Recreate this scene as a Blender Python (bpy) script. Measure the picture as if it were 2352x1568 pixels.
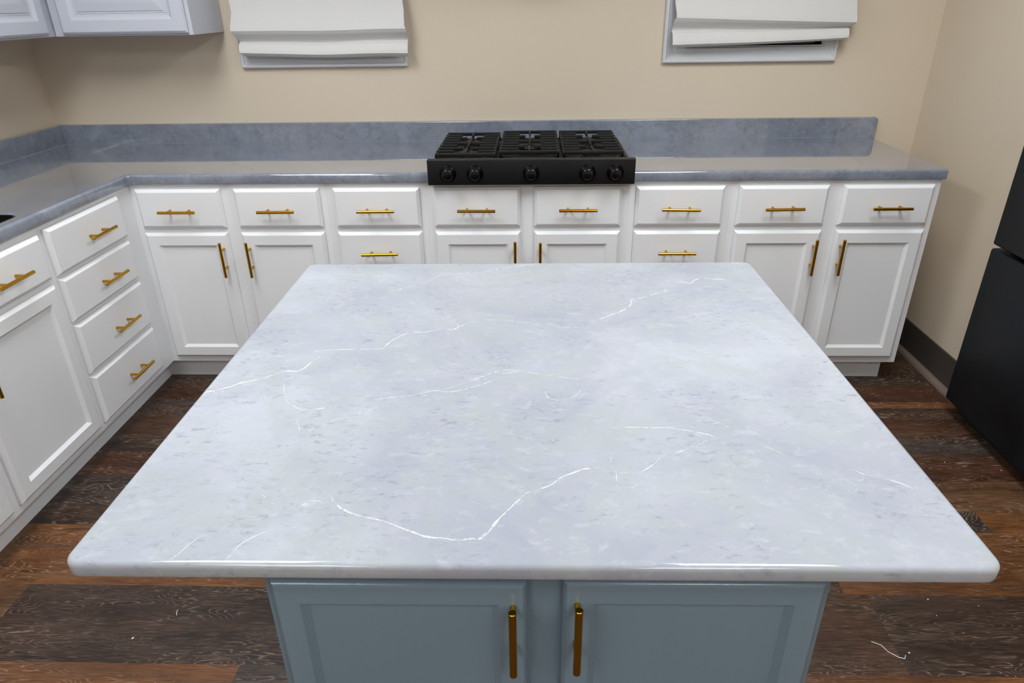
import bpy, bmesh, math, random
from mathutils import Vector, Matrix, noise
from mathutils.geometry import tessellate_polygon

for o in list(bpy.data.objects): bpy.data.objects.remove(o)
SC = bpy.context.scene
COL = SC.collection
R = math.radians

# ------------------------------------------------------------------ camera
yaw, pitch, roll = R(2.09885), R(26.42909), R(-0.88106)
fw = Vector((-math.sin(yaw)*math.cos(pitch), math.cos(yaw)*math.cos(pitch), -math.sin(pitch)))
rt = Vector((math.cos(yaw), math.sin(yaw), 0)); up = rt.cross(fw)
r2 = rt*math.cos(roll)+up*math.sin(roll); u2 = -rt*math.sin(roll)+up*math.cos(roll)
cd = bpy.data.cameras.new('camera'); cam = bpy.data.objects.new('camera', cd); COL.objects.link(cam)
m = Matrix((r2, u2, -fw)).transposed().to_4x4(); m.translation = Vector((0.03723, -2.60115, 1.49089))
cam.matrix_world = m
cd.sensor_width = 36; cd.sensor_fit = 'HORIZONTAL'; cd.lens = 1574.547/2352*36
cd.clip_start = .02
SC.camera = cam

# ------------------------------------------------------------------ view, world
SC.view_settings.view_transform = 'Standard'; SC.view_settings.look = 'None'
SC.view_settings.gamma = 1; SC.view_settings.use_curve_mapping = False
SC.view_settings.exposure = 0.0
wd = bpy.data.worlds.new('world'); SC.world = wd; wd.use_nodes = True
wd.node_tree.nodes['Background'].inputs[0].default_value = (.01, .012, .016, 1)
wd.node_tree.nodes['Background'].inputs[1].default_value = 1
LAMP, LAMP_BACK = 14.3, 11.6     # strength of the ceiling panels
PANELS = [(-1.09, -1.05), (.85, -1.05)]
PANELS_BACK = [(-1.09, -3.5), (.85, -3.5)]
CEIL = 2.44

# ------------------------------------------------------------------ materials
def lin(c):
    return tuple(((x/255)/12.92 if x/255 <= .04045 else ((x/255+.055)/1.055)**2.4) for x in c)+(1,)
class NT:
    def __init__(s, name):
        s.m = bpy.data.materials.new(name); s.m.use_nodes = True
        s.t = s.m.node_tree; s.b = s.t.nodes['Principled BSDF']
    def n(s, ty, **k):
        nd = s.t.nodes.new(ty)
        for a, v in k.items(): setattr(nd, a, v)
        return nd
    def link(s, a, b): s.t.links.new(a, b)
    def coord(s, scale=(1, 1, 1), loc=(0, 0, 0), rot=(0, 0, 0), src=None):
        if src is None:
            src = s.n('ShaderNodeTexCoord').outputs['Object']
        mp = s.n('ShaderNodeMapping')
        mp.inputs['Scale'].default_value = scale; mp.inputs['Location'].default_value = loc
        mp.inputs['Rotation'].default_value = rot
        s.link(src, mp.inputs[0]); return mp.outputs[0]
    def noise(s, vec, scale, detail=4, rough=.55, dist=0):
        nd = s.n('ShaderNodeTexNoise'); nd.inputs['Scale'].default_value = scale
        nd.inputs['Detail'].default_value = detail; nd.inputs['Roughness'].default_value = rough
        nd.inputs['Distortion'].default_value = dist
        s.link(vec, nd.inputs['Vector']); return nd.outputs[0]
    def ramp(s, fac, stops, interp='LINEAR'):
        nd = s.n('ShaderNodeValToRGB'); nd.color_ramp.interpolation = interp
        e = nd.color_ramp.elements
        while len(e) < len(stops): e.new(.5)
        for i, (p, c) in enumerate(stops):
            e[i].position = p; e[i].color = c if isinstance(c, tuple) else (c, c, c, 1)
        s.link(fac, nd.inputs[0]); return nd.outputs[0]
    def mix(s, fac, a, b, mode='MIX'):
        nd = s.n('ShaderNodeMix', data_type='RGBA', blend_type=mode)
        for i, v in ((0, fac), (6, a), (7, b)):
            if hasattr(v, 'links'): s.link(v, nd.inputs[i])
            else: nd.inputs[i].default_value = v
        return nd.outputs[2]
    def math(s, op, a, b=0):
        nd = s.n('ShaderNodeMath', operation=op)
        for i, v in ((0, a), (1, b)):
            if hasattr(v, 'links'): s.link(v, nd.inputs[i])
            else: nd.inputs[i].default_value = v
        return nd.outputs[0]
    def base(s, c):
        if hasattr(c, 'links'): s.link(c, s.b.inputs['Base Color'])
        else: s.b.inputs['Base Color'].default_value = c
    def bump(s, h, strength=.2, dist=.001):
        nd = s.n('ShaderNodeBump'); nd.inputs['Strength'].default_value = strength
        nd.inputs['Distance'].default_value = dist
        s.link(h, nd.inputs['Height']); s.link(nd.outputs[0], s.b.inputs['Normal'])
    def set(s, **k):
        for a, v in k.items(): s.b.inputs[a.replace('_', ' ')].default_value = v
def paint(name, rgb, rough, var=.04, bump=.08, bs=300, spec=.5):
    t = NT(name); v = t.coord()
    n = t.noise(v, 2.2, 3)
    c = lin(rgb); d = tuple(x*(1-var) for x in c[:3])+(1,)
    t.base(t.ramp(n, [(.3, d), (.7, c)]))
    t.set(Roughness=rough); t.b.inputs['Specular IOR Level'].default_value = spec
    t.bump(t.noise(v, bs, 2), bump, .0006)
    return t.m
M = {}
M['white'] = paint('white_cabinet_paint', (237, 237, 239), .33, .02, .05, 120)
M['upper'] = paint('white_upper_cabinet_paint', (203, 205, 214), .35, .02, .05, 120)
M['blue'] = paint('blue_grey_cabinet_paint', (126, 146, 161), .2, .05, .35, 150)
M['wall'] = paint('beige_wall_paint', (220, 205, 184), .55, .03, .12, 160, .3)
M['ceil'] = paint('ceiling_white', (232, 232, 230), .8, .03, .2, 60)
M['trim'] = paint('white_trim_paint', (214, 216, 220), .35, .02, .03)
M['fabric'] = paint('white_shade_fabric', (222, 220, 218), .85, .03, .4, 900, .1)
M['base'] = paint('dark_brown_vinyl_base', (74, 66, 61), .5, .12, .05)
M['shoe'] = paint('brown_shoe_moulding', (128, 113, 102), .45, .12, .05)
M['frame'] = paint('lamp_frame_metal', (230, 230, 230), .4, .02, .01)
M['rubber'] = paint('dark_gasket', (14, 14, 15), .7, .1, .02)

def metal(name, rgb, rough):
    t = NT(name); v = t.coord((4, 4, 160))
    n = t.noise(v, 8, 2); c = lin(rgb)
    t.base(t.ramp(n, [(.3, tuple(x*.82 for x in c[:3])+(1,)), (.7, c)]))
    t.set(Metallic=1.0, Roughness=rough); return t.m
M['brass'] = metal('brushed_gold', (206, 154, 44), .24)

def black(name, rgb, rough, smudge=0, spec=.5, bump=0):
    t = NT(name); v = t.coord(); c = lin(rgb)
    n = t.noise(v, 5, 4, .6)
    t.base(t.ramp(n, [(.35, tuple(x*.7 for x in c[:3])+(1,)), (.75, tuple(x*(1+smudge) for x in c[:3])+(1,))]))
    t.link(t.ramp(n, [(.3, rough*.85), (.7, min(1, rough*1.2))]), t.b.inputs['Roughness'])
    t.b.inputs['Specular IOR Level'].default_value = spec
    if bump: t.bump(t.noise(v, 260, 2), bump, .0005)
    return t.m
M['bead'] = paint('pale_resin_bead', (132, 139, 151), .3, .05, .01)
M['panel'] = black('black_satin_metal', (17, 17, 20), .42, 0, .35)
M['deck'] = black('black_enamel', (10, 10, 10), .4, 0, .3)
M['iron'] = black('cast_iron', (17, 17, 17), .5, .3, .35, .3)
M['knob'] = black('gloss_black_plastic', (6, 6, 7), .16)
M['fridge'] = black('black_fridge_steel', (11, 15, 20), .42, 1.2, .3)
M['sink'] = black('black_composite_sink', (20, 20, 22), .35)

def marble(name, lo, mid, hi, warm, fleck, rough, s=1.0, coat=.6, seedloc=(0, 0, 0), blot=None, spec=.12):
    t = NT(name); v = t.coord(loc=seedloc)
    a = t.noise(v, 3.2*s, 6, .62, .6)
    b = t.noise(t.coord((1, 1.2, 1), (7, 3, 1), (0, 0, .5)), 7.5*s, 7, .7, .8)
    c = t.ramp(a, [(.34, lin(lo)), (.5, lin(mid)), (.66, lin(hi))])
    wm = t.ramp(b, [(.45, 0.), (.62, 1.)])
    c = t.mix(t.math('MULTIPLY', wm, .55), c, lin(warm))
    # small flecks, drawn out along the slab
    f1 = t.noise(t.coord((1, 2.1, 1), (3, 9, 2), (0, 0, .3)), 44*s, 7, .7, .6)
    f2 = t.noise(v, 9*s, 3, .5)
    fm = t.math('MULTIPLY', t.ramp(f1, [(.54, 0.), (.66, 1.)]), t.ramp(f2, [(.42, 0.15), (.58, 1.)]))
    c = t.mix(t.math('MULTIPLY', fm, .62), c, lin(fleck))
    f3 = t.noise(t.coord((1, 1.6, 1), (13, 5, 2), (0, 0, -.2)), 30*s, 7, .7, .5)
    c = t.mix(t.math('MULTIPLY', t.ramp(f3, [(.54, 0.), (.68, 1.)]), .75), c, lin(hi))
    if blot:
        f4 = t.noise(t.coord(loc=(2, 2, 8)), 16*s, 5, .6, .5)
        c = t.mix(t.math('MULTIPLY', t.ramp(f4, [(.5, 0.), (.68, 1.)]), .6), c, lin(blot))
    t.base(c); t.set(Roughness=rough)
    t.b.inputs['Coat Weight'].default_value = coat; t.b.inputs['Coat Roughness'].default_value = .015
    t.b.inputs['Specular IOR Level'].default_value = spec
    t.bump(t.noise(v, 9, 2), .04, .002)
    return t.m
M['island_top'] = marble('pale_marble_resin', (162, 165, 178), (173, 176, 186), (186, 189, 198), (172, 178, 177), (134, 138, 153), .5, 1.0, .8)
M['worktop'] = marble('slate_grey_marble_resin', (121, 127, 143), (133, 139, 153), (148, 155, 169), (129, 136, 142), (98, 104, 120), .07, 1.6, 1.0, (4, 4, 0), (110, 115, 129), .5)

def vein_mat(name, rgb, op):
    t = NT(name); v = t.coord()
    t.base(lin(rgb)); t.set(Roughness=.5)
    a = t.noise(t.coord((1, 1, 1), (1, 2, 3)), 60, 4, .7); b = t.noise(v, 400, 3, .7)
    al = t.math('MULTIPLY', t.ramp(a, [(.34, .25), (.52, 1.)]), t.ramp(b, [(.3, .5), (.55, 1.)]))
    t.link(t.math('MULTIPLY', al, op), t.b.inputs['Alpha'])
    return t.m
M['vein'] = vein_mat('white_vein', (238, 240, 243), .92)
M['vein_halo'] = vein_mat('faint_vein_halo', (215, 218, 224), .3)
M['vein_dim'] = vein_mat('pale_vein', (190, 195, 204), .45)

def floor_mat():
    t = NT('rustic_wood_planks')
    at = t.n('ShaderNodeAttribute', attribute_name='tone'); of = t.n('ShaderNodeAttribute', attribute_name='shift')
    tc = t.n('ShaderNodeTexCoord').outputs['Object']
    ad = t.n('ShaderNodeVectorMath', operation='ADD'); t.link(tc, ad.inputs[0]); t.link(of.outputs['Vector'], ad.inputs[1])
    v = ad.outputs[0]
    big = t.noise(t.coord((1.3, 5.5, 1), src=v), 1.6, 4, .6, .9)
    c = t.mix(t.ramp(big, [(.35, 0.), (.7, 1.)]), t.mix(1., at.outputs['Color'], (.52, .48, .46, 1), 'MULTIPLY'), t.mix(1., at.outputs['Color'], (1.35, 1.28, 1.2, 1), 'MULTIPLY'))
    mid = t.noise(t.coord((1.5, 14, 1), src=v), 4, 5, .7, .4)
    c = t.mix(t.math('MULTIPLY', t.ramp(mid, [(.5, 0.), (.7, 1.)]), .6), c, lin((38, 27, 20)))
    # cathedral rings: contour lines of a stretched noise
    rn = t.noise(t.coord((.9, 4.6, 1), src=v), 1.9, 3, .5, .5)
    fine = t.noise(t.coord((3, 60, 1), src=v), 3, 3, .6)
    ph = t.math('ADD', t.math('MULTIPLY', rn, 250), t.math('MULTIPLY', fine, 5.))
    si = t.math('SINE', ph)
    ln = t.ramp(si, [(.62, 0.), (.95, 1.)])
    msk = t.ramp(t.noise(t.coord((1.1, 4.5, 1), (5, 2, 0), src=v), 1.7, 3, .6), [(.44, 0.), (.58, 1.)])
    brk = t.ramp(t.noise(t.coord((7, 40, 1), src=v), 5, 3, .6), [(.38, .1), (.6, 1.)])
    lines = t.math('MULTIPLY', t.math('MULTIPLY', ln, msk), brk)
    c = t.mix(t.math('MULTIPLY', lines, .62), c, lin((176, 152, 132)))
    # short straight limed pores
    po = t.ramp(t.noise(t.coord((6, 110, 1), src=v), 3, 3, .6), [(.53, 0.), (.66, 1.)])
    pm = t.ramp(t.noise(t.coord((2, 6, 1), (3, 1, 0), src=v), 2.4, 3, .6), [(.36, .15), (.6, 1.)])
    c = t.mix(t.math('MULTIPLY', t.math('MULTIPLY', po, pm), .42), c, lin((150, 122, 100)))
    dk_ = t.ramp(t.noise(t.coord((4, 90, 1), (9, 4, 0), src=v), 3, 3, .6), [(.5, 0.), (.64, 1.)])
    c = t.mix(t.math('MULTIPLY', dk_, .5), c, lin((30, 21, 16)))
    t.base(c); t.set(Roughness=.42); t.b.inputs['Specular IOR Level'].default_value = .35
    t.bump(t.math('ADD', lines, po), .15, .0006)
    return t.m
M['floor'] = floor_mat()

def emis(name, col, st):
    t = NT(name); t.base((.8, .8, .8, 1))
    t.b.inputs['Emission Color'].default_value = col; t.b.inputs['Emission Strength'].default_value = st
    return t.m
M['lamp'] = emis('lit_diffuser', (.93, .975, 1, 1), LAMP)
M['lamp_back'] = emis('lit_diffuser_rear', (.93, .975, 1, 1), LAMP_BACK)
def glass():
    t = NT('window_glass'); t.base((.02, .03, .03, 1)); t.set(Roughness=.05)
    t.b.inputs['Transmission Weight'].default_value = .6; return t.m
M['glass'] = glass()

# ------------------------------------------------------------------ mesh helpers
def tag(o, label=None, cat=None, group=None, kind=None):
    for k, v in (('label', label), ('category', cat), ('group', group), ('kind', kind)):
        if v: o[k] = v
    return o
def obj(name, bm, mats, parent=None, smooth=None, loc=None):
    me = bpy.data.meshes.new(name); bm.normal_update(); bm.to_mesh(me); bm.free()
    for x in (mats if isinstance(mats, (list, tuple)) else [mats]): me.materials.append(M[x])
    o = bpy.data.objects.new(name, me); COL.objects.link(o)
    if parent: o.parent = parent
    if loc: o.location = loc
    if smooth is not None:
        me.polygons.foreach_set('use_smooth', [True]*len(me.polygons)); me.set_sharp_from_angle(angle=R(smooth))
    return o
def thing(name, label, cat, loc=(0, 0, 0), rz=0, group=None):
    o = bpy.data.objects.new(name, None); COL.objects.link(o)
    o.location = loc; o.rotation_euler = (0, 0, rz); o.empty_display_size = .05
    return tag(o, label, cat, group)
def B(): return bmesh.new()
def box(bm, x0, x1, y0, y1, z0, z1, bev=0, seg=2, mi=0):
    r = bmesh.ops.create_cube(bm, size=1)
    for v in r['verts']:
        v.co = Vector(((x0+x1)/2+v.co.x*(x1-x0), (y0+y1)/2+v.co.y*(y1-y0), (z0+z1)/2+v.co.z*(z1-z0)))
    fs = set(f for v in r['verts'] for f in v.link_faces)
    if mi:
        for f in fs: f.material_index = mi
    if bev:
        es = list(set(e for v in r['verts'] for e in v.link_edges))
        bmesh.ops.bevel(bm, geom=es, offset=bev, segments=seg, affect='EDGES', profile=.5)
    return bm
def cyl(bm, p0, p1, r, seg=16, r1=None, bev=0):
    p0, p1 = Vector(p0), Vector(p1); d = p1-p0; L = d.length
    q = d.to_track_quat('Z', 'Y'); r1 = r if r1 is None else r1
    prof = [(0, r-bev), (bev, r), (L-bev, r1), (L, r1-bev)] if bev else [(0, r), (L, r1)]
    rings = []
    for z, rr in prof:
        rings.append([bm.verts.new(p0+q @ Vector((rr*math.cos(2*math.pi*i/seg), rr*math.sin(2*math.pi*i/seg), z))) for i in range(seg)])
    for a, b in zip(rings, rings[1:]):
        for i in range(seg): bm.faces.new((a[i], a[(i+1) % seg], b[(i+1) % seg], b[i]))
    bm.faces.new(rings[0][::-1]); bm.faces.new(rings[-1])
    return bm
def lathe(bm, prof, seg=28, axis='Y', c=(0, 0, 0)):
    # prof: (along, radius); axis -Y is outward
    rings = []
    for a, r in prof:
        rg = []
        for i in range(seg):
            t = 2*math.pi*i/seg
            if axis == 'Y': co = (c[0]+r*math.cos(t), c[1]-a, c[2]+r*math.sin(t))
            else: co = (c[0]+r*math.cos(t), c[1]+r*math.sin(t), c[2]+a)
            rg.append(bm.verts.new(co))
        rings.append(rg)
    for a, b in zip(rings, rings[1:]):
        for i in range(seg): bm.faces.new((a[i], a[(i+1) % seg], b[(i+1) % seg], b[i]))
    bm.faces.new(rings[0][::-1]); bm.faces.new(rings[-1])
    bmesh.ops.recalc_face_normals(bm, faces=bm.faces)
    return bm
def arc_pts(cx, cy, r, a0, a1, n=6):
    return [(cx+r*math.cos(R(a0+(a1-a0)*i/n)), cy+r*math.sin(R(a0+(a1-a0)*i/n))) for i in range(n+1)]
def rrect(x0, x1, y0, y1, r, n=6):
    return (arc_pts(x1-r, y0+r, r, -90, 0, n)+arc_pts(x1-r, y1-r, r, 0, 90, n)
            + arc_pts(x0+r, y1-r, r, 90, 180, n)+arc_pts(x0+r, y0+r, r, 180, 270, n))
def inset(pts, d):
    n = len(pts); out = []
    for i in range(n):
        p, a, b = Vector(pts[i]), Vector(pts[i-1]), Vector(pts[(i+1) % n])
        e1 = (p-a).normalized(); e2 = (b-p).normalized()
        n1 = Vector((-e1.y, e1.x)); n2 = Vector((-e2.y, e2.x))
        k = (n1+n2); k = k/max(.3, k.dot(n1)) if k.length > 1e-6 else n1
        out.append(tuple(p+k*d))
    return out
def slab(bm, outline, holes, z0, z1, rt_, rb, seg=5, fn=lambda u, v, w: (u, v, w)):
    """plate with a rounded top rim of radius rt_ and bottom rim rb; outline runs counter-clockwise, holes clockwise"""
    prof = []
    for i in range(3): t = R(90*i/2); prof.append((rb*(1-math.sin(t)), z0+rb*(1-math.cos(t))))
    for i in range(seg+1): t = R(90*i/seg); prof.append((rt_*(1-math.cos(t)), z1-rt_*(1-math.sin(t))))
    prof += [(rt_+.0006, z1), (rt_+.002, z1)]; prof.insert(0, (rb+.001, z0))
    loops_top, loops_bot = [], []
    for ol in [outline]+holes:
        rings = []
        for d, z in prof:
            rings.append([bm.verts.new(fn(x, y, z)) for x, y in inset(ol, d)])
        for a, b in zip(rings, rings[1:]):
            for i in range(len(a)):
                j = (i+1) % len(a)
                bm.faces.new((a[i], a[j], b[j], b[i]))
        loops_bot.append(rings[0]); loops_top.append(rings[-1])
    for lp in (loops_top, loops_bot):
        z = 0
        idx = [v for l in lp for v in l]
        pl = [[Vector((u, w, 0)) for (u, w) in inset(o_, prof[-1][0] if lp is loops_top else prof[0][0])] for o_ in [outline]+holes]
        for tri in tessellate_polygon(pl):
            try: bm.faces.new([idx[k] for k in tri])
            except ValueError: pass
    bmesh.ops.remove_doubles(bm, verts=bm.verts, dist=1e-6)
    bmesh.ops.recalc_face_normals(bm, faces=bm.faces)
    return bm
def loft_panel(bm, x0, x1, z0, z1, prof):
    """prof: (inset, y) rings from the back edge inwards; front looks towards -Y"""
    rings = []
    for d, y in prof:
        rings.append([bm.verts.new((x, y, z)) for x, z in ((x0+d, z0+d), (x1-d, z0+d), (x1-d, z1-d), (x0+d, z1-d))])
    for a, b in zip(rings, rings[1:]):
        for i in range(4):
            j = (i+1) % 4; bm.faces.new((a[i], a[j], b[j], b[i]))
    bm.faces.new(rings[-1]); bm.faces.new(rings[0][::-1])
    return bm

# ------------------------------------------------------------------ dimensions
XL, XR, FACE, WALL = -1.539, 1.555, 0.0, 0.66
WLX, WRX = -2.203, 1.7625
CT = .914

# ------------------------------------------------------------------ room
def struct(name, bm, mats, smooth=None, parent=None):
    o = obj(name, bm, mats, parent, smooth)
    if not parent: o['kind'] = 'structure'
    return o
# floor: planks as faces of one mesh
def build_floor():
    bm = B(); tl = bm.faces.layers.float_color if False else None
    rnd = random.Random(11); faces = []
    X0, X1, Y0, Y1 = WLX, 2.56, -5.6, WALL
    DARK, GREY, BRN, RED, ORG, TAN = (64, 50, 43), (68, 59, 56), (76, 54, 40), (80, 50, 35), (122, 80, 45), (106, 77, 54)
    known = {  # row lower edge -> list of (x start, colour)
        -1.690: [(-3, ORG), (-.705, GREY), (.12, ORG)],
        -1.436: [(-3, TAN), (-1.42, DARK), (-.45, BRN), (.957, DARK)],
        -1.181: [(-3, ORG), (-.2, BRN), (.9, ORG)],
        -.927: [(-3, DARK), (-1.2, BRN), (-.3, GREY), (1.451, ORG)],
        -.833: [(-3, GREY), (-.6, BRN), (.8, TAN)],
        -.671: [(-3, RED), (-.5, BRN), (.7, RED)],
        -.529: [(-3, DARK), (.2, GREY)],
        -.416: [(-3, BRN), (.3, RED)],
        -.29: [(-3, DARK), (.4, BRN)],
        -.205: [(-3, GREY), (0, ORG)],
        -.158: [(-3, RED), (.5, RED)],
        -.024: [(-3, DARK), (.3, DARK)],
    }
    rows = sorted(known); rows.append(.09)
    y = -1.690; pre = []
    while y > Y0: pre.append(y-.2545); y -= .2545
    allrows = sorted(pre)+rows+[.2, .345, .6, WALL]
    for i in range(len(allrows)-1):
        a, b = max(allrows[i], Y0), allrows[i+1]
        if b <= a: continue
        seg = known.get(allrows[i])
        if not seg:
            x = -3+rnd.random(); seg = []
            while x < 3: seg.append((x, rnd.choice([DARK, GREY, BRN, RED, ORG, TAN, BRN]))); x += 1.22
        for k, (xs, c) in enumerate(seg):
            xe = seg[k+1][0] if k+1 < len(seg) else 4
            xs, xe = max(xs, X0), min(xe, X1)
            if xe <= xs: continue
            faces.append((xs, xe, a, b, c, (rnd.uniform(0, 40), rnd.uniform(0, 40), 0)))
    me_v, me_f = [], []
    for xs, xe, a, b, c, s in faces:
        k = len(me_v); g = .00015
        me_v += [(xs+g, a+g, 0), (xe-g, a+g, 0), (xe-g, b-g, 0), (xs+g, b-g, 0)]; me_f.append((k, k+1, k+2, k+3))
    nf = len(me_f); k = len(me_v)
    me_v += [(X0, Y0, -.002), (X1, Y0, -.002), (X1, Y1, -.002), (X0, Y1, -.002), (X0, Y0, -.05), (X1, Y0, -.05), (X1, Y1, -.05), (X0, Y1, -.05)]
    me_f += [(k, k+1, k+2, k+3), (k+7, k+6, k+5, k+4), (k, k+4, k+5, k+1), (k+1, k+5, k+6, k+2), (k+2, k+6, k+7, k+3), (k+3, k+7, k+4, k)]
    me = bpy.data.meshes.new('floor'); me.from_pydata(me_v, [], me_f); me.materials.append(M['floor'])
    t = me.attributes.new('tone', 'FLOAT_COLOR', 'FACE'); sh = me.attributes.new('shift', 'FLOAT_VECTOR', 'FACE')
    for i in range(len(me_f)):
        if i < nf: t.data[i].color = lin(faces[i][4]); sh.data[i].vector = faces[i][5]
        else: t.data[i].color = (.01, .008, .006, 1)
    o = bpy.data.objects.new('floor', me); COL.objects.link(o); o['kind'] = 'structure'
build_floor()

WIN = [(-1.20, -.59), (.66, 1.272)]     # window openings in the back wall
WZ0, WZ1 = 1.303, 2.05
bm = B(); t_ = .14
xs = [WLX-.1, WIN[0][0], WIN[0][1], WIN[1][0], WIN[1][1], WRX+.8]
for i in range(5):
    if i in (1, 3):
        box(bm, xs[i], xs[i+1], WALL, WALL+t_, 0, WZ0); box(bm, xs[i], xs[i+1], WALL, WALL+t_, WZ1, CEIL)
    else: box(bm, xs[i], xs[i+1], WALL, WALL+t_, 0, CEIL)
bmesh.ops.remove_doubles(bm, verts=bm.verts, dist=1e-5)
struct('wall_back', bm, 'wall')
struct('wall_left', box(B(), WLX-.1, WLX, -5.6, WALL, 0, CEIL), 'wall')
bm = B()
box(bm, WRX, WRX+.1, -.19, WALL, 0, CEIL); box(bm, WRX+.1, 2.56, -.19, -.09, 0, CEIL)
box(bm, 2.5, 2.56, -1.25, -.19, 0, CEIL); box(bm, WRX, 2.56, -1.35, -1.25, 0, CEIL)
box(bm, WRX, WRX+.1, -5.6, -1.35, 0, CEIL)
struct('wall_right', bm, 'wall')
struct('wall_front', box(B(), WLX-.1, WRX+.8, -5.7, -5.6, 0, CEIL), 'wall')
struct('ceiling', box(B(), WLX-.1, WRX+.9, -5.7, WALL+.14, CEIL, CEIL+.05), 'ceil')
# baseboard on the right wall: flat vinyl base with a shoe strip at its foot
bm = B(); box(bm, WRX-.008, WRX, -.19, WALL, 0, .150, .002)
b_ = struct('baseboard_right', bm, 'base')
bm = B()
pr = [(0, 0), (-.024, 0), (-.024, .006), (-.019, .015), (-.010, .021), (0, .022)]
vs = [[bm.verts.new((WRX-.008+x, y, z)) for x, z in pr] for y in (-.19, WALL)]
for i in range(len(pr)):
    j = (i+1) % len(pr); bm.faces.new((vs[0][i], vs[0][j], vs[1][j], vs[1][i]))
bm.faces.new(vs[0][::-1]); bm.faces.new(vs[1])
bmesh.ops.recalc_face_normals(bm, faces=bm.faces)
obj('shoe_moulding', bm, 'shoe', b_)

# windows: casing, sash and a dark pane
def window(n, x0, x1, zc):
    o = bpy.data.objects.new('window_%d' % n, None); COL.objects.link(o); o['kind'] = 'structure'
    c = .066
    bm = B()
    # mitred casing as one lofted ring around the opening
    ox0, ox1, oz0, oz1 = x0-c, x1+c, WZ0-c, WZ1+c
    rings = []
    for d, y in ((0, WALL), (0, WALL-.020), (.004, WALL-.024), (.012, WALL-.024), (.016, WALL-.018), (.044, WALL-.014), (.050, WALL-.017), (.058, WALL-.017), (.062, WALL-.012), (c, WALL-.012), (c, WALL+.11)):
        rings.append([bm.verts.new((x, y, z)) for x, z in ((ox0+d, oz0+d), (ox1-d, oz0+d), (ox1-d, oz1-d), (ox0+d, oz1-d))])
    for a, b in zip(rings, rings[1:]):
        for i in range(4): bm.faces.new((a[i], a[(i+1) % 4], b[(i+1) % 4], b[i]))
    bmesh.ops.recalc_face_normals(bm, faces=bm.faces)
    obj('window_casing', bm, 'trim', o)
    bm = B(); y0, y1 = WALL+.075, WALL+.105; f = .035
    box(bm, x0, x0+f, y0, y1, WZ0, WZ1); box(bm, x1-f, x1, y0, y1, WZ0, WZ1)
    box(bm, x0+f, x1-f, y0, y1, WZ0, WZ0+.012); box(bm, x0+f, x1-f, y0, y1, WZ1-f, WZ1)
    zm = (WZ0+WZ1)/2; box(bm, x0+f, x1-f, y0, y1, zm-.015, zm+.015)
    s = obj('sash', bm, 'trim', o)
    obj('pane', box(B(), x0+f, x1-f, y0+.012, y0+.018, WZ0+.012, WZ1-f), 'glass', s)
window(1, *WIN[0], 0); window(2, *WIN[1], 0)

# ------------------------------------------------------------------ roman shades
def shade(x0, x1, prof, tilt, label, seed, sag=.004):
    """prof: (distance from wall, z, left shift, right shift) from top to hem"""
    bm = B(); rnd = random.Random(seed); n = 36
    # smooth the profile
    P = []
    for i in range(len(prof)-1):
        k = 4
        for j in range(k):
            t = j/k; P.append(tuple(a+(b-a)*t for a, b in zip(prof[i], prof[i+1])))
    P.append(prof[-1])
    grid = []
    for r, (d, z, lx, rx, tl) in enumerate(P):
        row = []
        for i in range(n+1):
            u = i/n; x = (x0+lx)+(x1+rx-x0-lx)*u
            low = max(0, min(1, (1.46-z)/.12))
            w = noise.noise(Vector((u*3.1+seed, z*3, 0)))*sag*(.3+low)
            dz = tl*(u-.5) - sag*math.sin(math.pi*u)*low*.8
            row.append(bm.verts.new((x, WALL-d-w, z+dz+w*.5)))
        grid.append(row)
    for a, b in zip(grid, grid[1:]):
        for i in range(n): bm.faces.new((a[i], a[i+1], b[i+1], b[i]))
    bmesh.ops.recalc_face_normals(bm, faces=bm.faces)
    bmesh.ops.solidify(bm, geom=bm.faces[:], thickness=.003)
    root = thing('roman_shade', label, 'window shade', ((x0+x1)/2, WALL, 1.29), 0)
    o = obj('shade_fabric', bm, 'fabric', root, 24); o.location = (-(x0+x1)/2, -WALL, -1.29)
    o = obj('headrail', box(B(), x0, x1, WALL-.06, WALL-.026, 2.12, 2.16, .003), 'trim', root); o.location = (-(x0+x1)/2, -WALL, -1.29)
    return root
shade(-1.255, -.520,
      [(.045, 2.13, 0, 0, 0), (.045, 1.60, .002, 0, 0), (.060, 1.535, -.002, -.002, 0), (.074, 1.462, .006, .006, 0), (.094, 1.402, -.004, .006, 0), (.097, 1.392, -.003, .012, 0), (.088, 1.380, 0, .014, 0), (.050, 1.352, .012, .012, 0),
       (.046, 1.345, .014, .011, -.003), (.070, 1.334, .014, .012, -.004), (.086, 1.311, .017, .012, -.006), (.088, 1.301, .020, .012, -.008), (.078, 1.293, .024, .012, -.008), (.045, 1.286, .028, .012, -.008)], 0,
      'white roman shade hanging over the left window, beside the upper cabinets', 3, .006)
shade(.628, 1.362,
      [(.045, 2.13, 0, 0, 0), (.045, 1.62, .0, 0, 0), (.066, 1.55, -.004, .004, 0), (.050, 1.488, -.008, .008, 0), (.052, 1.480, -.006, .006, 0), (.086, 1.414, .000, .008, -.024), (.088, 1.405, 0, .008, -.026), (.080, 1.396, -.008, .004, -.02), (.050, 1.374, -.009, -.004, 0),
       (.046, 1.368, -.010, -.008, .006), (.070, 1.360, -.010, -.010, .008), (.084, 1.334, -.008, -.012, .018), (.085, 1.325, -.008, -.014, .020), (.075, 1.319, -.008, -.016, .022), (.045, 1.315, -.004, -.02, .022)], 0,
      'white roman shade hanging crooked over the right window, right end higher', 8, .003)

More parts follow.
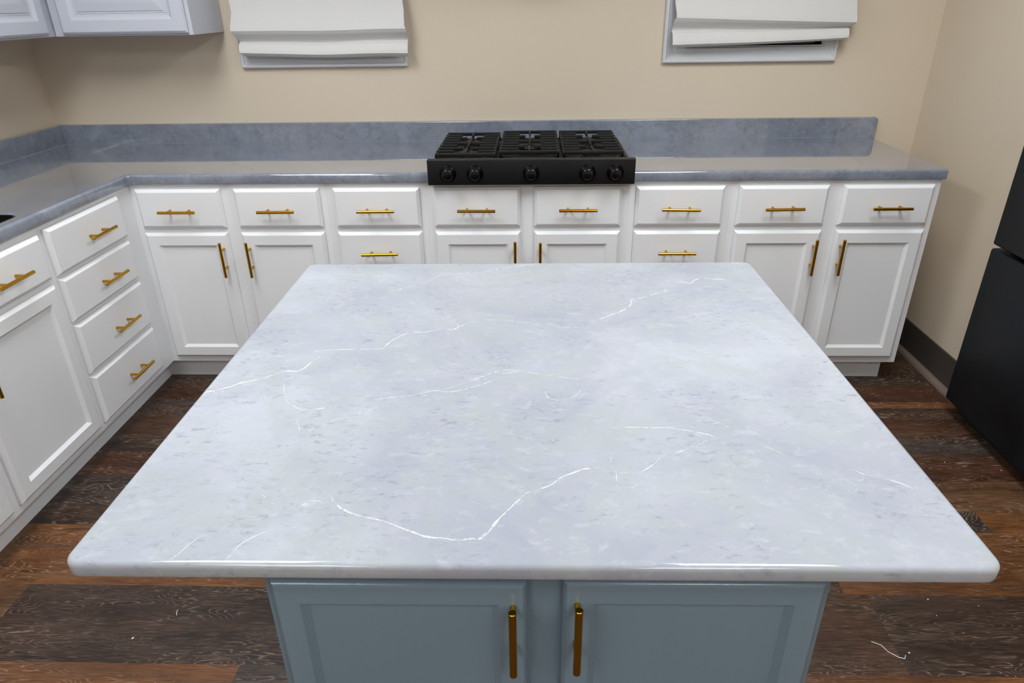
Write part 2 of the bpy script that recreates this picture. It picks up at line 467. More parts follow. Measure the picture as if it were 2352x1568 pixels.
# ------------------------------------------------------------------ handles, doors, drawers, cabinets
def handle(parent, x, z, y, vertical, tilt=0, L=.145):
    bm = B(); r = .0058; h = L/2
    if vertical:
        cyl(bm, (0, -.034, -h), (0, -.034, h), r, 20, bev=.0008)
        for s in (-1, 1): cyl(bm, (0, 0, s*.038), (0, -.033, s*.038), .0045, 12)
    else:
        cyl(bm, (-h, -.034, 0), (h, -.034, 0), r, 20, bev=.0008)
        for s in (-1, 1): cyl(bm, (s*.038, 0, 0), (s*.038, -.033, 0), .0045, 12)
    bmesh.ops.recalc_face_normals(bm, faces=bm.faces)
    o = obj('handle', bm, 'brass', parent, 40); o.location = (x, y, z); o.rotation_euler = (0, R(tilt), 0)
    return o
TH = .019
def door(parent, x0, x1, z0, z1, mat, hx=None, hz=None, rail=.049, raised=False, tilt=0, name='door', hl=.145, rnd_=False):
    bm = B()
    pf = [(0, -.001), (0, -.009), (.0015, -.0105), (.0095, -.0182), (.0115, -TH)]
    if rnd_: pf = [(0, -.001), (0, -.008)]+[(.011*(1-math.cos(R(a))), -.008-.011*math.sin(R(a))) for a in (15, 30, 45, 60, 75, 90)]
    if raised:
        pf = [(0, -.001), (0, -.012), (.003, -.0135), (.005, -.0165), (.009, -TH), (rail-.012, -TH), (rail-.010, -.0175), (rail, -.010), (rail+.004, -.009), (rail+.008, -.009), (rail+.010, -.0075), (rail+.012, -.0095), (rail+.018, -.0095), (rail+.020, -.0125), (rail+.05, -.0165)]
    else:
        pf += [(rail, -TH), (rail+.0012, -.0178), (rail+.008, -.0115), (rail+.010, -.010), (rail+.0105, -.0092)]
    loft_panel(bm, x0, x1, z0, z1, pf)
    bmesh.ops.recalc_face_normals(bm, faces=bm.faces)
    d = obj(name, bm, mat, parent, 25 if rnd_ else None)
    if hx is not None: handle(d, hx, hz, -TH, True, tilt, hl)
    return d
def drawer(parent, x0, x1, z0, z1, mat, tilt=0, hx=None, hdz=0):
    bm = B(); loft_panel(bm, x0, x1, z0, z1, [(0, -.001), (0, -.008), (.0015, -.0095), (.010, -.0182), (.012, -TH)])
    bmesh.ops.recalc_face_normals(bm, faces=bm.faces)
    d = obj('drawer', bm, mat, parent)
    handle(d, (x0+x1)/2 if hx is None else hx, (z0+z1)/2-.004+hdz, -TH, False, tilt)
    return d
def carcass(parent, x0, x1, depth, z0, z1, mat, kick=.06, kl=0, kr=0, kz=None):
    obj('cabinet_body', box(B(), x0, x1, 0, depth, z0, z1, .0003, 1), mat, parent)
    obj('toe_kick', box(B(), x0+kl, x1-kr, kick, depth-.01, 0, z0), mat, parent)
DT, DB, OT, OB = .8565, .7025, .683, .130   # drawer top/bottom, door top/bottom
G = .0001
def base_cab(label, x0, x1, fronts, loc=(0, 0, 0), rz=0, group=None, depth=.652, kl=0, kr=0):
    t = thing('base_cabinet', label, 'cabinet', loc, rz, group)
    c = (x0+x1)/2
    carcass(t, x0+G, x1-G, depth, .102, .8755, 'white', kl=kl, kr=kr)
    for f in fronts:
        if f[0] == 'D': drawer(t, f[1], f[2], f[3], f[4], 'white', *(f[5:]))
        else: door(t, f[1], f[2], OB, OT, 'white', f[3], (f[4] if len(f) > 4 else .581), tilt=(f[5] if len(f) > 5 else 0))
    return t
def fx(i): return -1.513+i*.3871
W_ = .334
gb = 'white base cabinets along the back wall'
base_cab('white base cabinet at the left end of the back run, two drawers over two doors', XL-.03, -.7655,
         [('D', fx(0), fx(0)+W_, DB, DT), ('D', fx(1), fx(1)+W_, DB, DT, -.4), ('O', fx(0), fx(0)+W_, fx(0)+W_-.024, .581, .2), ('O', fx(1), fx(1)+W_, fx(1)+.0285)], group=gb, kl=-.030)
four = [(DB, DT), (.531, .683), (.331, .518), (.130, .318)]
base_cab('narrow white drawer bank just left of the cabinet under the cooktop', -.7655, -.3785,
         [('D', fx(2), fx(2)+W_, a, b, (-.4 if i == 0 else -1.2)) for i, (a, b) in enumerate(four)], group=gb)
base_cab('white base cabinet directly under the black gas cooktop, two drawers over two doors', -.3785, .396,
         [('D', fx(3), fx(3)+W_, DB, DT, .4), ('D', fx(4), fx(4)+W_, DB, DT, 0), ('O', fx(3), fx(3)+W_, fx(3)+W_-.021), ('O', fx(4), fx(4)+W_, fx(4)+.024, .577)], group=gb)
base_cab('narrow white drawer bank just right of the cabinet under the cooktop', .396, .783,
         [('D', fx(5), fx(5)+W_, a, b, (1.0 if i == 0 else .2)) for i, (a, b) in enumerate(four)], group=gb)
base_cab('white base cabinet at the right end of the back run, nearest the beige side wall', .783, XR,
         [('D', fx(6), fx(6)+W_, DB, DT, -.7), ('D', fx(7), fx(7)+W_, DB, DT, -.2, fx(7)+W_/2+.01), ('O', fx(6), fx(6)+W_, fx(6)+W_-.026, .584, 0), ('O', fx(7), fx(7)+W_, fx(7)+.024, .584)], group=gb, kr=.021)
# left run, built looking along -Y and turned to face +X: local x = world y
gl = 'white base cabinets along the left wall'
base_cab('white four-drawer base cabinet on the left run, next to the inner corner', -.547, 0,
         [('D', -.531, -.104, .699, .8565, 0, -.293), ('D', -.531, -.104, .531, .6865, 0, -.296), ('D', -.531, -.104, .331, .518, 0, -.298), ('D', -.531, -.104, .130, .318, 0, -.296)],
         (XL, 0, 0), R(90), gl, kr=-.0598)
t = base_cab('white base cabinet under the black sink, nearer than the four-drawer cabinet', -1.467, -.547,
         [('D', -.990, -.563, DB, .850, 0, -.755), ('D', -1.451, -1.024, DB, .850), ('O', -.990, -.563, -.960, .565), ('O', -1.451, -1.024, -1.054, .565)],
         (XL, 0, 0), R(90), gl)

# upper cabinets
def upper(label, x0, x1, z0, z1, depth, doors, loc, rz):
    t = thing('upper_cabinet', label, 'cabinet', loc, rz, 'white upper cabinets in the left corner')
    obj('cabinet_body', box(B(), x0, x1, 0, depth, z0, z1, .001, 1), 'upper', t)
    for a, b in doors: door(t, a, b, z0+.008, z1-.02, 'upper', rail=.062, raised=True)
    return t
upper('white raised-panel upper cabinet on the back wall, left of the left window', -1.886, -1.325, 1.3856, 2.15, .300, [(-1.848, -1.340)], (0, WALL-.302, 0), 0)
upper('white raised-panel upper cabinet on the left wall, meeting the back-wall one in the corner', -1.70, WALL-.004, 1.3856, 2.15, .300, [(-.16, .318), (-.66, -.18), (-1.16, -.68), (-1.68, -1.18)], (-1.8995, 0, 0), R(90))

# ------------------------------------------------------------------ worktop
FX, FY, RX = XL+.015, -.015, 1.568
SINK = (-2.06, -1.575, -1.34, -.547)
ol = ([(WLX+.001, -1.72)] + arc_pts(FX-.02, -1.70, .02, -90, 0, 4) + [(FX, FY-.022)] + arc_pts(FX+.012, FY-.012, .012, 180, 90, 4)[1:]
      + [(RX-.02, FY)] + arc_pts(RX-.014, FY+.014, .014, -90, 0, 4) + [(RX, WALL-.001), (WLX+.001, WALL-.001)])
hole = list(reversed(rrect(*SINK, .035)))
bm = B(); slab(bm, ol, [hole], .8765, CT, .011, .002)
def vein_strip(bm, pts, w, z, mi, seed, wob=.002, fn=None):
    rnd = random.Random(seed); P = [Vector(p) for p in pts]; Q = []
    for i in range(len(P)-1):
        p0, p1, p2, p3 = P[max(0, i-1)], P[i], P[i+1], P[min(len(P)-1, i+2)]
        k = max(2, int((p2-p1).length/.004))
        for j in range(k):
            t = j/k
            Q.append(.5*((2*p1)+(p2-p0)*t+(2*p0-5*p1+4*p2-p3)*t*t+(3*p1-p0-3*p2+p3)*t**3))
    Q.append(P[-1]); pv = None
    for i, q in enumerate(Q):
        d = (Q[min(i+1, len(Q)-1)]-Q[max(i-1, 0)]); d.normalize(); nr = Vector((-d.y, d.x))
        q = q+nr*noise.noise(Vector((i*.11, seed, 0)))*wob+nr*noise.noise(Vector((i*.5, seed, 3)))*wob*.35
        e = min(1, i/5, (len(Q)-1-i)/5)*.85+.15
        ww = w*e*(.35+1.3*abs(noise.noise(Vector((i*.16, seed, 7))))+.5*abs(noise.noise(Vector((i*.6, seed, 9)))))
        f = fn or (lambda u, v: (u, v, z))
        a, b = bm.verts.new(f(*(q+nr*ww/2))), bm.verts.new(f(*(q-nr*ww/2)))
        if pv:
            fc = bm.faces.new((pv[1], b, a, pv[0])); fc.material_index = mi
        pv = (a, b)
for k, (w, pts) in enumerate([(.002, [(-1.30, .55), (-1.27, .40), (-1.2, .2), (-1.05, .05)]), (.002, [(-.95, .5), (-.9, .3), (-.78, .1), (-.7, .02)]), (.0025, [(.55, .62), (.56, .5), (.60, .3), (.62, .1)]),
                              (.0025, [(.9, .1), (.98, .04), (1.1, .02)]), (.002, [(1.2, .03), (1.28, .06), (1.3, .2)]), (.0012, [(-2.165, .636), (-1.96, .43), (-1.74, .205), (-1.545, .008)])]):
    vein_strip(bm, pts, w, CT+.0003, 1, 50+k)
worktop = obj('countertop', bm, ['worktop', 'vein_dim'], None, 35)
tag(worktop, 'glossy slate-grey marbled L-shaped countertop running over the white base cabinets', 'countertop')
# backsplash: the back strip (rounded right end) and the left strip
def bs_fn(u, v, w): return (u, WALL-.0005-w, v)
bm = B()
olb = [(WLX+.001, CT-.007), (1.578, CT-.007)] + arc_pts(1.578-.016, 1.001-.016, .016, 0, 90, 5) + [(WLX+.001, 1.001)]
slab(bm, olb, [], 0, .0195, .005, .0, 4, bs_fn)
for k, (w, pts) in enumerate([(.003, [(.655, .985), (.662, .96), (.668, .935)]), (.0025, [(1.33, .985), (1.31, .955), (1.29, .93)]), (.002, [(-.13, .985), (-.12, .95), (-.14, .93)]), (.0025, [(.72, .99), (.735, .982), (.75, .978)]), (.002, [(-1.9, .97), (-1.89, .94)])]):
    vein_strip(bm, pts, w, 0, 1, 80+k, fn=lambda u, v: (u, WALL-.0203, v))
def bead(bm, p, q, n, mi, r=.0025):
    # narrow resin fillet where the strip meets the top
    p, q, n = Vector(p), Vector(q), Vector(n); vs = []
    for e in (p, q): vs.append([bm.verts.new(e+Vector((0, 0, r))), bm.verts.new(e+n*r*.35+Vector((0, 0, r*.35))), bm.verts.new(e+n*r)])
    for i in range(2):
        f = bm.faces.new((vs[0][i], vs[0][i+1], vs[1][i+1], vs[1][i])); f.material_index = mi
bead(bm, (WLX+.036, WALL-.0195, CT-.0003), (1.574, WALL-.0195, CT-.0003), (0, -1, 0), 2)
obj('backsplash', bm, ['worktop', 'vein_dim', 'bead'], worktop, 35)
bm = B(); box(bm, WLX+.0005, WLX+.034, -1.72, WALL-.0195, CT-.007, 1.001, .005, 3)
bead(bm, (WLX+.034, -1.72, CT-.0003), (WLX+.034, WALL-.021, CT-.0003), (1, 0, 0), 1)
obj('backsplash', bm, ['worktop', 'bead'], worktop, 35)

# sink
bm = B(); x0, x1, y0, y1 = SINK
def ring(d, z, r=.035): return [bm.verts.new((x, y, z)) for x, y in rrect(x0+d, x1-d, y0+d, y1-d, max(.01, r))]
rg = [ring(.0006, .9105), ring(.002, .912), ring(.0045, .910), ring(.006, .72), ring(.02, .70), ring(.05, .695), ring(.05, .690), ring(.012, .690), ring(.0006, .71)]
for a, b in zip(rg, rg[1:]+rg[:1]):
    for i in range(len(a)): bm.faces.new((a[i], a[(i+1) % len(a)], b[(i+1) % len(a)], b[i]))
bm.faces.new(rg[5])
bmesh.ops.recalc_face_normals(bm, faces=bm.faces)
sk = obj('sink', bm, 'sink', None, 40); tag(sk, 'black undermount sink let into the grey countertop at the left edge of the photo', 'sink')
bm = B(); lathe(bm, [(0, .045), (.004, .045), (.005, .04), (.003, .03), (.003, .008)], 24, 'Z', ((x0+x1)/2, (y0+y1)/2, .6955)); obj('drain', bm, 'knob', sk, 40)
# the sink drops into the cabinet below: open that cabinet's top (cut the body with a well)
body = [c for c in t.children if c.name.startswith('cabinet_body')][0]
me = body.data; bm = B()
# a box with a well, local x = world y, local y = XL - world x
wx0, wx1, wy0, wy1 = y0-.03, y1+.03, XL-x1-.03+.0, XL-x0+.03
wx1 = min(wx1, -.552)
def bx(*a): box(bm, *a)
X0_, X1_, D_ = -1.467+G, -.547-G, .652
bx(X0_, X1_, 0, .018, .102, .8755); bx(X0_, X0_+.018, .018, D_, .102, .8755); bx(X1_-.004, X1_, .018, D_, .102, .8755)
bx(X0_+.018, X1_-.004, D_-.018, D_, .102, .8755); bx(X0_+.018, X1_-.004, .018, D_-.018, .102, .12)
bm.to_mesh(me); bm.free()

# ------------------------------------------------------------------ gas cooktop
ck = thing('gas_cooktop', 'black five-burner gas cooktop set into the grey counter against the back wall', 'cooktop', (.0225, 0, 0))
ck_x = .0225
def ckobj(name, bm, mat, parent=ck, smooth=35):
    o = obj(name, bm, mat, parent, smooth)
    if parent is ck: o.location.x = -ck_x
    return o
PX0, PX1 = -.3625, .4085
bm = B()
box(bm, PX0, PX1, -.046, -.0185, .8735, .968, .0035, 3)
ckobj('control_panel', bm, 'panel')
bm = B(); box(bm, PX0+.002, PX1-.002, -.0175, .555, .9145, .9245, .002)
# deck: raised rim with a shallow tray
def dk(bm):
    rr = []
    for d, z, r in ((0, .9245, .012), (0, .936, .012), (.004, .940, .012), (.014, .940, .012), (.022, .933, .01), (.03, .9315, .01)):
        rr.append([bm.verts.new((x, y, z)) for x, y in rrect(PX0+.003+d, PX1-.003-d, -.017+d, .553-d, max(.004, r))])
    for a, b in zip(rr, rr[1:]):
        for i in range(len(a)): bm.faces.new((a[i], a[(i+1) % len(a)], b[(i+1) % len(a)], b[i]))
    bm.faces.new(rr[-1])
dk(bm); bmesh.ops.recalc_face_normals(bm, faces=bm.faces)
ckobj('deck', bm, 'deck')
for kx, kt in ((-.286, 5), (-.185, 0), (.024, -4), (.2325, 6), (.335, 2)):
    bm = B()
    lathe(bm, [(0, .031), (.003, .031), (.006, .029), (.014, .0255), (.022, .021), (.026, .0195), (.0275, .017), (.0275, .002)], 32, 'Y')
    box(bm, -.0042, .0042, -.031, -.0265, -.0165, .0165, .0015)
    o = ckobj('knob', bm, 'knob', ck, 40); o.location = (kx-ck_x, -.0463, .9165); o.rotation_euler = (0, R(kt), 0)
for bx_, by, r in ((-.225, .165, .038), (-.225, .40, .030), (.0225, .28, .050), (.262, .165, .034), (.262, .40, .030)):
    bm = B()
    lathe(bm, [(0, r+.012), (.006, r+.010), (.008, r), (.018, r-.002), (.018, r+.002), (.021, r+.003), (.025, r), (.026, r-.012), (.026, .004)], 28, 'Z')
    o = ckobj('burner', bm, 'iron', ck, 40); o.location = (bx_-ck_x, by, .9315)
def grate(x0, x1, yf, yr, mid, name='grate'):
    """three-finger cast grate: frame on corner legs, rows of fingers from both sides and a broken spine"""
    bm = B(); zt, zb, w = .9755, .9615, .009
    def bar(a0, a1, b0, b1, z0=zb, z1=zt): box(bm, a0, a1, b0, b1, z0, z1, .0022, 2)
    bar(x0, x0+w, yf, yr, zb-.004, zt-.004); bar(x1-w, x1, yf, yr, zb-.004, zt-.004)
    bar(x0, x1, yr-w, yr); bar(x0+.003, x1-.003, yf, yf+w+.002)
    L = x1-x0; cx = (x0+x1)/2; pit = (yr-yf-w)/8
    for i in range(1, 8):
        y = yr-w-(i*pit)+w/2 - .004
        if i == 4: bar(x0, x1, y, y+w); continue
        ln = (.30 if i in (1, 3, 5, 7) else .415)*L if not mid else (.315 if i in (1, 3, 5, 7) else .42)*L
        bar(x0-.001, x0+ln, y, y+w); bar(x1-ln, x1+.001, y, y+w)
    for a, b in ((0, 1.45), (2.35, 5.6), (6.3, 8)):
        bar(cx-.004, cx+.004, yr-w-b*pit+.004, yr-w/2-a*pit, zb, zt+.0022)
    for lx in (x0, x1-.012):
        for ly in (yf, yr-.016, (yf+yr)/2): box(bm, lx, lx+.012, ly, ly+.014, .9402, zb, .002)
    # front apron below the front bar
    box(bm, x0+.002, x0+.02, yf, yf+.008, .945, zb, .002); box(bm, x1-.02, x1-.002, yf, yf+.008, .945, zb, .002)
    o = ckobj(name, bm, 'iron', ck, 35); return o
grate(-.343, -.112, .035, .497, False)
grate(-.100, .1335, .075, .533, True)
g3 = grate(.144, .377, .062, .525, False)

# ------------------------------------------------------------------ fridge
fr = thing('refrigerator', 'black refrigerator in the recess of the right wall, upper door above a freezer drawer', 'refrigerator', (2.05, -.67, 0))
def frobj(name, bm, mat, sm=30):
    o = obj(name, bm, mat, fr, sm); o.location = (-2.05, .67, 0); return o
FX0, FYa, FYb = 1.657, -1.135, -.222
frobj('fridge_body', box(B(), 1.735, 2.44, FYa+.006, FYb-.008, .03, 1.76, .004), 'fridge')
frobj('upper_door', box(B(), FX0, 1.728, FYa, FYb, .695, 1.77, .010, 4), 'fridge')
frobj('freezer_drawer', box(B(), FX0, 1.728, FYa, FYb, .062, .683, .010, 4), 'fridge')
frobj('door_gasket', box(B(), 1.728, 1.735, FYa+.012, FYb-.014, .08, 1.75), 'rubber')
frobj('base_grille', box(B(), 1.71, 1.74, FYa+.02, FYb-.02, .005, .058, .002), 'rubber')
for y in (FYa+.06, FYb-.08):
    bm = B(); cyl(bm, (1.78, y, 0), (1.78, y, .03), .02, 16); frobj('foot', bm, 'rubber')

# ------------------------------------------------------------------ island
IC = Vector((.0216, -1.3809)); IRZ = R(.403); IT = .8448; IBOT = .8222
isl_top = obj('island_countertop', slab(B(), rrect(-.6064, .6064, -.5666, .5666, .024, 7), [], IBOT, IT, .008, .003), ['island_top', 'vein', 'vein_halo'], None, 35)
isl_top.location = (IC.x, IC.y, 0); isl_top.rotation_euler = (0, 0, IRZ)
tag(isl_top, 'large pale grey-white marbled slab with thin white veins on the blue-grey island cabinet', 'countertop')
VE = [(0.00219,[(-0.2841,-0.4282),(-0.2784,-0.4428),(-0.2669,-0.4532),(-0.2522,-0.4624),(-0.2336,-0.4705),(-0.2256,-0.4732),(-0.2097,-0.4785),(-0.1881,-0.4864),(-0.1553,-0.5027),(-0.1308,-0.5126),(-0.1093,-0.515),(-0.0943,-0.5182),(-0.07,-0.5155),(-0.0628,-0.5171),(-0.0496,-0.5019),(-0.0416,-0.4836),(-0.026,-0.4591),(-0.006,-0.4305),(0.0016,-0.4187),(0.0241,-0.4085),(0.0398,-0.3993),(0.0521,-0.3836),(0.0704,-0.3728),(0.087,-0.363),(0.0965,-0.3608),(0.1295,-0.3574),(0.1376,-0.3693)]),(0.00325,[(-0.2495,-0.4633),(-0.2412,-0.4669),(-0.2256,-0.4732)]),(0.0035,[(-0.0972,-0.519),(-0.0885,-0.5181),(-0.0797,-0.5189),(-0.0706,-0.5155)]),(0.00095,[(0.024,-0.4135),(0.0016,-0.4275),(-0.0078,-0.4382)]),(0.00193,[(0.1376,-0.3693),(0.1356,-0.3863),(0.1341,-0.3998),(0.138,-0.4109)]),(0.00099,[(0.1376,-0.3693),(0.152,-0.3703),(0.1728,-0.3724)]),(0.00121,[(0.1473,-0.4129),(0.157,-0.4068),(0.1671,-0.3986),(0.1708,-0.3861)]),(0.00151,[(0.17,-0.3734),(0.1814,-0.3637),(0.1935,-0.3538),(0.2034,-0.3426),(0.2118,-0.3289)]),(0.00105,[(0.2118,-0.3289),(0.2391,-0.3183),(0.2765,-0.2979),(0.2954,-0.2857),(0.3145,-0.2794)]),(0.00164,[(0.1412,-0.2465),(0.1504,-0.2491),(0.1697,-0.2465),(0.2082,-0.2477),(0.2424,-0.2476),(0.2559,-0.2528),(0.2751,-0.258),(0.2975,-0.2669),(0.3145,-0.2794)]),(0.0011,[(0.3099,-0.2449),(0.3161,-0.2369),(0.3255,-0.2316),(0.3341,-0.2382),(0.35,-0.2604)]),(0.0008,[(0.3772,-0.2603),(0.3869,-0.2755)]),(0.00103,[(0.3702,-0.2916),(0.3837,-0.3024),(0.4005,-0.3166),(0.4095,-0.3247)]),(0.00077,[(0.137,-0.3187),(0.1337,-0.3372),(0.1312,-0.354)]),(0.001,[(0.0945,-0.3695),(0.1045,-0.3684),(0.1124,-0.3694)]),(0.00144,[(0.4877,-0.3601),(0.4988,-0.3633),(0.5084,-0.3729),(0.5255,-0.3781),(0.5451,-0.3884),(0.5593,-0.3986),(0.5644,-0.4086),(0.5628,-0.4194)]),(0.0012,[(0.5079,-0.374),(0.5054,-0.3813),(0.5001,-0.3876),(0.4937,-0.3876),(0.486,-0.3814)]),(0.00141,[(0.4706,-0.4081),(0.4749,-0.416),(0.4868,-0.407)]),(0.00323,[(-0.607,-0.1362),(-0.5925,-0.1299),(-0.5724,-0.1187),(-0.559,-0.1106),(-0.5476,-0.0991),(-0.5103,-0.079),(-0.4866,-0.0583),(-0.4688,-0.0496),(-0.4527,-0.0514),(-0.4417,-0.0389),(-0.4313,-0.0116),(-0.4221,0.0129)]),(0.00371,[(-0.6046,-0.1362),(-0.5973,-0.1283),(-0.5863,-0.1251),(-0.5707,-0.1187)]),(0.00188,[(-0.6122,-0.1187),(-0.5972,-0.1089),(-0.5854,-0.1073)]),(0.00154,[(-0.5787,-0.1235),(-0.5668,-0.1283),(-0.5622,-0.1378)]),(0.0019,[(-0.5516,-0.0974),(-0.5434,-0.0857),(-0.5343,-0.0738)]),(0.00211,[(-0.4466,0.0324),(-0.4104,0.0402),(-0.3945,0.0421),(-0.3566,0.044),(-0.3058,0.0457),(-0.2955,0.0639),(-0.2841,0.0929),(-0.255,0.1228),(-0.2193,0.127),(-0.1893,0.1401),(-0.1633,0.14),(-0.1501,0.1534),(-0.1267,0.1762)]),(0.00292,[(-0.1727,0.1378),(-0.1583,0.1377),(-0.1534,0.158),(-0.1626,0.1718)]),(0.00148,[(-0.18,0.1883),(-0.1655,0.1812),(-0.1578,0.2049)]),(0.00135,[(-0.5368,0.0038),(-0.5151,0.0113),(-0.4887,0.0132)]),(0.00134,[(-0.4889,-0.0114),(-0.4821,-0.0021),(-0.4791,0.0112)]),(0.00197,[(-0.4908,-0.0298),(-0.4768,-0.0298),(-0.4662,-0.0244)]),(0.00195,[(-0.4855,-0.0566),(-0.476,-0.046),(-0.4596,-0.0513)]),(0.00127,[(-0.4618,-0.0875),(-0.4566,-0.0774),(-0.4504,-0.0671)]),(0.00091,[(-0.4621,-0.0942),(-0.4558,-0.1188),(-0.4387,-0.1518),(-0.4343,-0.1655)]),(0.00237,[(-0.4343,-0.1655),(-0.4182,-0.1789),(-0.4016,-0.1921)]),(0.00176,[(-0.4016,-0.1921),(-0.3736,-0.1891),(-0.3379,-0.1818)]),(0.00114,[(-0.4003,-0.2218),(-0.3883,-0.2463),(-0.3764,-0.2633),(-0.355,-0.2475),(-0.3298,-0.2231),(-0.3129,-0.2175),(-0.2873,-0.202),(-0.2629,-0.1729),(-0.2412,-0.1624)]),(0.00121,[(-0.4888,-0.1331),(-0.476,-0.1533),(-0.4643,-0.164)]),(0.00091,[(-0.3081,-0.1579),(-0.2795,-0.1379)]),(0.00152,[(-0.2778,-0.1579),(-0.253,-0.1503),(-0.2226,-0.1457),(-0.1959,-0.1364),(-0.1707,-0.1253),(-0.1531,-0.1301),(-0.1292,-0.127),(-0.0847,-0.1029),(-0.061,-0.083)]),(0.0024,[(-0.1963,-0.1503),(-0.1906,-0.1457),(-0.183,-0.1426)]),(0.00092,[(-0.1587,-0.1238),(-0.1289,-0.1045),(-0.1096,-0.0897)]),(0.00159,[(-0.1096,-0.0897),(-0.0793,-0.0677),(-0.0573,-0.0522),(-0.0345,-0.047),(-0.0039,-0.0523),(0.0256,-0.0628),(0.0505,-0.0697),(0.0899,-0.0816),(0.1122,-0.0816)]),(0.00159,[(-0.0572,-0.0557),(-0.0418,-0.0609),(-0.025,-0.054),(-0.0124,-0.0523)]),(0.00094,[(-0.0139,-0.0627),(0.0037,-0.0781)]),(0.00088,[(0.0344,-0.1255),(0.0409,-0.1518),(0.0619,-0.1594),(0.0887,-0.1442),(0.102,-0.1223)]),(0.00146,[(-0.1545,0.1489),(-0.1412,0.1625),(-0.1247,0.1762)]),(0.0016,[(-0.1001,0.1901),(-0.0704,0.1875),(-0.0289,0.1802),(-0.0102,0.1777),(0.0229,0.1659),(0.0576,0.1611),(0.0802,0.1474),(0.1285,0.1538)]),(0.00235,[(0.1623,0.1882),(0.1957,0.2166),(0.2291,0.246),(0.2452,0.2765),(0.2494,0.3001),(0.2685,0.3107),(0.295,0.3267),(0.334,0.3513),(0.3423,0.3682),(0.3411,0.3798)]),(0.00302,[(0.2102,0.2312),(0.2291,0.246),(0.2435,0.2713)]),(0.00248,[(0.3599,0.406),(0.3944,0.4146),(0.4123,0.4054),(0.4272,0.4293),(0.452,0.4413),(0.4838,0.4347),(0.5112,0.4252)]),(0.00122,[(0.5197,0.4071),(0.5238,0.3981)]),(0.00191,[(-0.3513,0.3559),(-0.3102,0.3843),(-0.2695,0.4166),(-0.2415,0.4533),(-0.2219,0.4817),(-0.1883,0.4812),(-0.1188,0.4965),(-0.0742,0.5158),(-0.0218,0.542),(0.0342,0.5689)]),(0.00131,[(-0.4633,-0.5642),(-0.4626,-0.5573),(-0.4554,-0.543),(-0.447,-0.5226),(-0.438,-0.5116)]),(0.00109,[(-0.3952,-0.5757),(-0.3962,-0.5637),(-0.3867,-0.5488),(-0.3842,-0.5344),(-0.3713,-0.517),(-0.3547,-0.5033),(-0.3438,-0.498)]),(0.00093,[(-0.4138,-0.4835),(-0.4,-0.4744),(-0.39,-0.4661)]),(0.00096,[(-0.3905,-0.4169),(-0.3874,-0.4258),(-0.373,-0.4376),(-0.3646,-0.4452),(-0.3532,-0.4452)]),(0.00075,[(-0.3814,-0.4015),(-0.3759,-0.3962),(-0.371,-0.3867)]),(0.00116,[(-0.3673,-0.4669),(-0.3595,-0.4714),(-0.347,-0.4602)]),(0.00139,[(-0.3938,-0.4744),(-0.3845,-0.4743),(-0.3793,-0.4715)]),(0.00286,[(-0.3278,-0.4535),(-0.3208,-0.4497),(-0.3154,-0.442),(-0.307,-0.4313)]),(0.00283,[(-0.3242,-0.4488),(-0.317,-0.4516),(-0.3147,-0.4468)]),(0.00143,[(-0.3227,-0.443),(-0.3143,-0.4391),(-0.2982,-0.44),(-0.2915,-0.4457)]),(0.00141,[(-0.3051,-0.4581),(-0.2971,-0.4552),(-0.2871,-0.4552)]),(0.0014,[(-0.2921,-0.439),(-0.2781,-0.4437),(-0.2615,-0.4597),(-0.2513,-0.4633)])]
bm = B(); bm.from_mesh(isl_top.data)
for k, (w, pts) in enumerate(VE):
    pts = [(max(-.599, min(.599, a)), max(-.559, min(.559, b))) for a, b in pts]
    vein_strip(bm, pts, w*1.25+.0003, IT+.0002, 1, k+1, .0018)
    if w > .0012: vein_strip(bm, pts, w*3.4, IT+.00012, 2, k+1, .0018)
    rnd = random.Random(k)
    if w > .0022:   # hair-thin twins and side shoots
        vein_strip(bm, [(a+.0022, b+.0018) for a, b in pts], w*.3, IT+.00021, 1, k+101, .004)
        for _ in range(3+int(len(pts)/2)):
            i = rnd.randrange(len(pts)); a, b = pts[i]; an = rnd.uniform(0, 6.28); L = rnd.uniform(.004, .016)
            vein_strip(bm, [(a, b), (a+L*.5*math.cos(an), b+L*.5*math.sin(an)), (a+L*math.cos(an+.5), b+L*math.sin(an+.5))], w*.28, IT+.00019, 1, k*7+_, .001)
# the two veins that run over the front edge
for k, (xa, xb) in enumerate(((-.477, -.474), (-.4012, -.412))):
    vein_strip(bm, [(xa, IT-.007), (.5*(xa+xb)+.001, IT-.012), (xb, IT-.019)], .0012, 0, 1, 300+k, .0006, fn=lambda u, v: (u, -.5668, v))
bm.to_mesh(isl_top.data); bm.free()
FACEY = -1.8665
ic = thing('island_cabinet', 'blue-grey two-door island cabinet under the large pale marbled slab', 'cabinet', (.052, FACEY, 0), IRZ)
cx = .052
x0, x1 = -.3575-cx, .4615-cx
carcass(ic, x0, x1, .80, .10, IBOT-.0003, 'blue', kick=.06)
door(ic, -.3445-cx, .0268-cx, .13, .7505, 'blue', .0065-cx, .669, rail=.0405, hl=.128, rnd_=True)
door(ic, .0780-cx, .4490-cx, .13, .7550, 'blue', .0988-cx, .675, rail=.0405, hl=.128, rnd_=True)

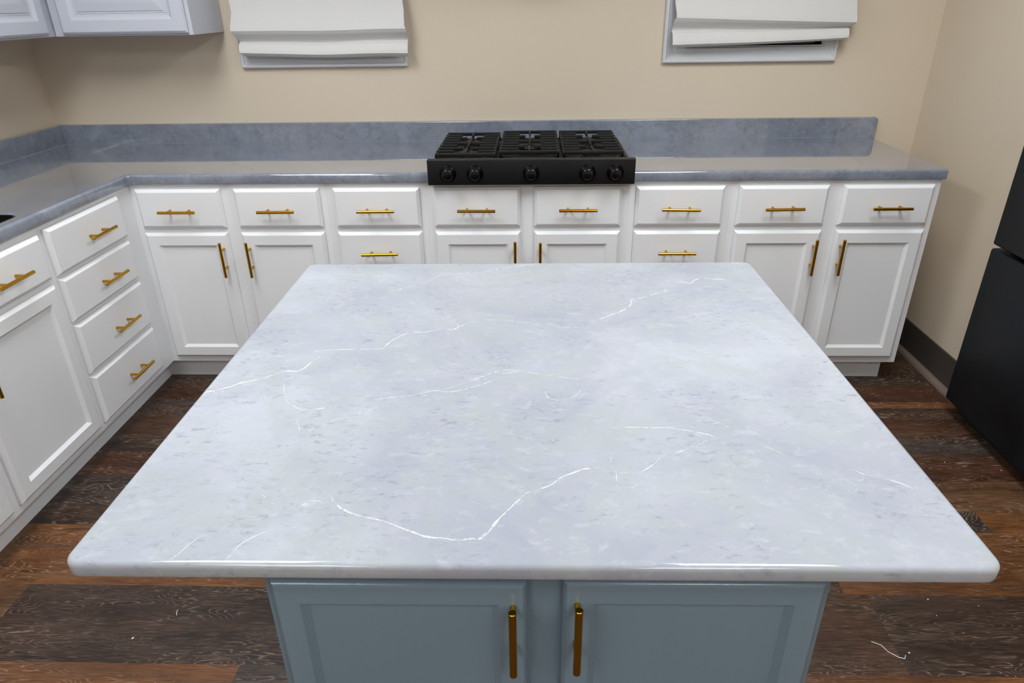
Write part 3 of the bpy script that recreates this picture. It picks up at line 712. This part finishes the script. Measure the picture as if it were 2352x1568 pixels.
# ------------------------------------------------------------------ ceiling lights and range hood (above the frame)
def ceiling_light(x, y, mat, label):
    t = thing('ceiling_light', label, 'ceiling light', (x, y, CEIL))
    w, l = .29, .59
    bm = B()
    for a in ((-w-.015, -w, -l-.015, l+.015), (w, w+.015, -l-.015, l+.015), (-w, w, -l-.015, -l), (-w, w, l, l+.015)):
        box(bm, a[0], a[1], a[2], a[3], -.03, -.0005, .002)
    obj('fixture_frame', bm, 'frame', t)
    obj('diffuser', box(B(), -w+.001, w-.001, -l+.001, l-.001, -.022, -.012), mat, t)
ceiling_light(*PANELS[0], 'lamp', 'rectangular ceiling panel lamp above the left side of the island')
ceiling_light(*PANELS[1], 'lamp', 'rectangular ceiling panel lamp above the right side of the island')
ceiling_light(*PANELS_BACK[0], 'lamp_back', 'rectangular ceiling panel lamp far behind the island, left side')
ceiling_light(*PANELS_BACK[1], 'lamp_back', 'rectangular ceiling panel lamp far behind the island, right side')
hd = thing('range_hood', 'white under-cabinet range hood on the back wall above the cooktop', 'range hood', (.03, WALL, 1.72))
bm = B()
pr = [(0, 0), (-.34, 0), (-.36, .03), (-.30, .12), (0, .14)]
vs = [[bm.verts.new((x, y, z)) for y, z in pr] for x in (-.30, .30)]
for i in range(5): bm.faces.new((vs[0][i], vs[0][(i+1) % 5], vs[1][(i+1) % 5], vs[1][i]))
bm.faces.new(vs[0][::-1]); bm.faces.new(vs[1]); bmesh.ops.recalc_face_normals(bm, faces=bm.faces)
obj('hood_body', bm, 'trim', hd)
obj('control_strip', box(B(), -.1, .1, -.362, -.345, .012, .024), 'rubber', hd)

# ------------------------------------------------------------------ scraps on the floor
M['scrap'] = paint('white_scrap', (235, 235, 238), .3, .02, .01)
def scrap_line(pts, r, label, name):
    bm = B()
    for a, b in zip(pts, pts[1:]): cyl(bm, (a[0], a[1], r), (b[0], b[1], r), r, 6)
    tag(obj(name, bm, 'scrap', None, 60), label, 'scrap')
scrap_line([(.905, -1.338), (.925, -1.348), (.934, -1.368), (.952, -1.384), (.966, -1.388), (.972, -1.378)], .0009, 'thin bent white plastic strand on the floor right of the island', 'plastic_strand')
scrap_line([(-.945, -1.268), (-.943, -1.278), (-.939, -1.285)], .0009, 'short white fibre lying on the dark floor left of the island', 'fibre')
base = None
for i, (x, y, s, lb) in enumerate(((1.12, -1.195, .0028, 'white crumb on the floor just behind the right front corner of the island slab'),
        (1.115, -1.25, .0018, 'small white crumb on the dark plank, midway between island slab and bent strand'),
        (1.245, -1.215, .0018, 'small white crumb on the dark plank near the right edge of the photo'),
        (.985, -1.37, .003, 'white crumb touching the plank joint beside the bent plastic strand'),
        (1.665, -.61, .003, 'white crumb in the black shadow at the foot of the refrigerator'),
        (1.495, -.565, .0025, 'white crumb on the floor between the island slab and the refrigerator'),
        (-1.36, -.32, .0025, 'white crumb on the floor beside the toe kick of the left cabinets'),
        (-1.02, -1.362, .004, 'largest white crumb, on the dark plank at the lower left'))):
    if base is None:
        bm = B(); bmesh.ops.create_icosphere(bm, subdivisions=1, radius=1)
        for v in bm.verts: v.co.z = v.co.z*.5+.5; v.co *= 1+noise.noise(v.co*2)*.3
        base = obj('crumb', bm, 'scrap'); o = base
    else:
        o = base.copy(); COL.objects.link(o)
    o.location = (x, y, -.0001); o.scale = (s, s*.7, s*.6); o.rotation_euler = (0, 0, i)
    tag(o, lb, 'crumb', 'white crumbs on the floor')
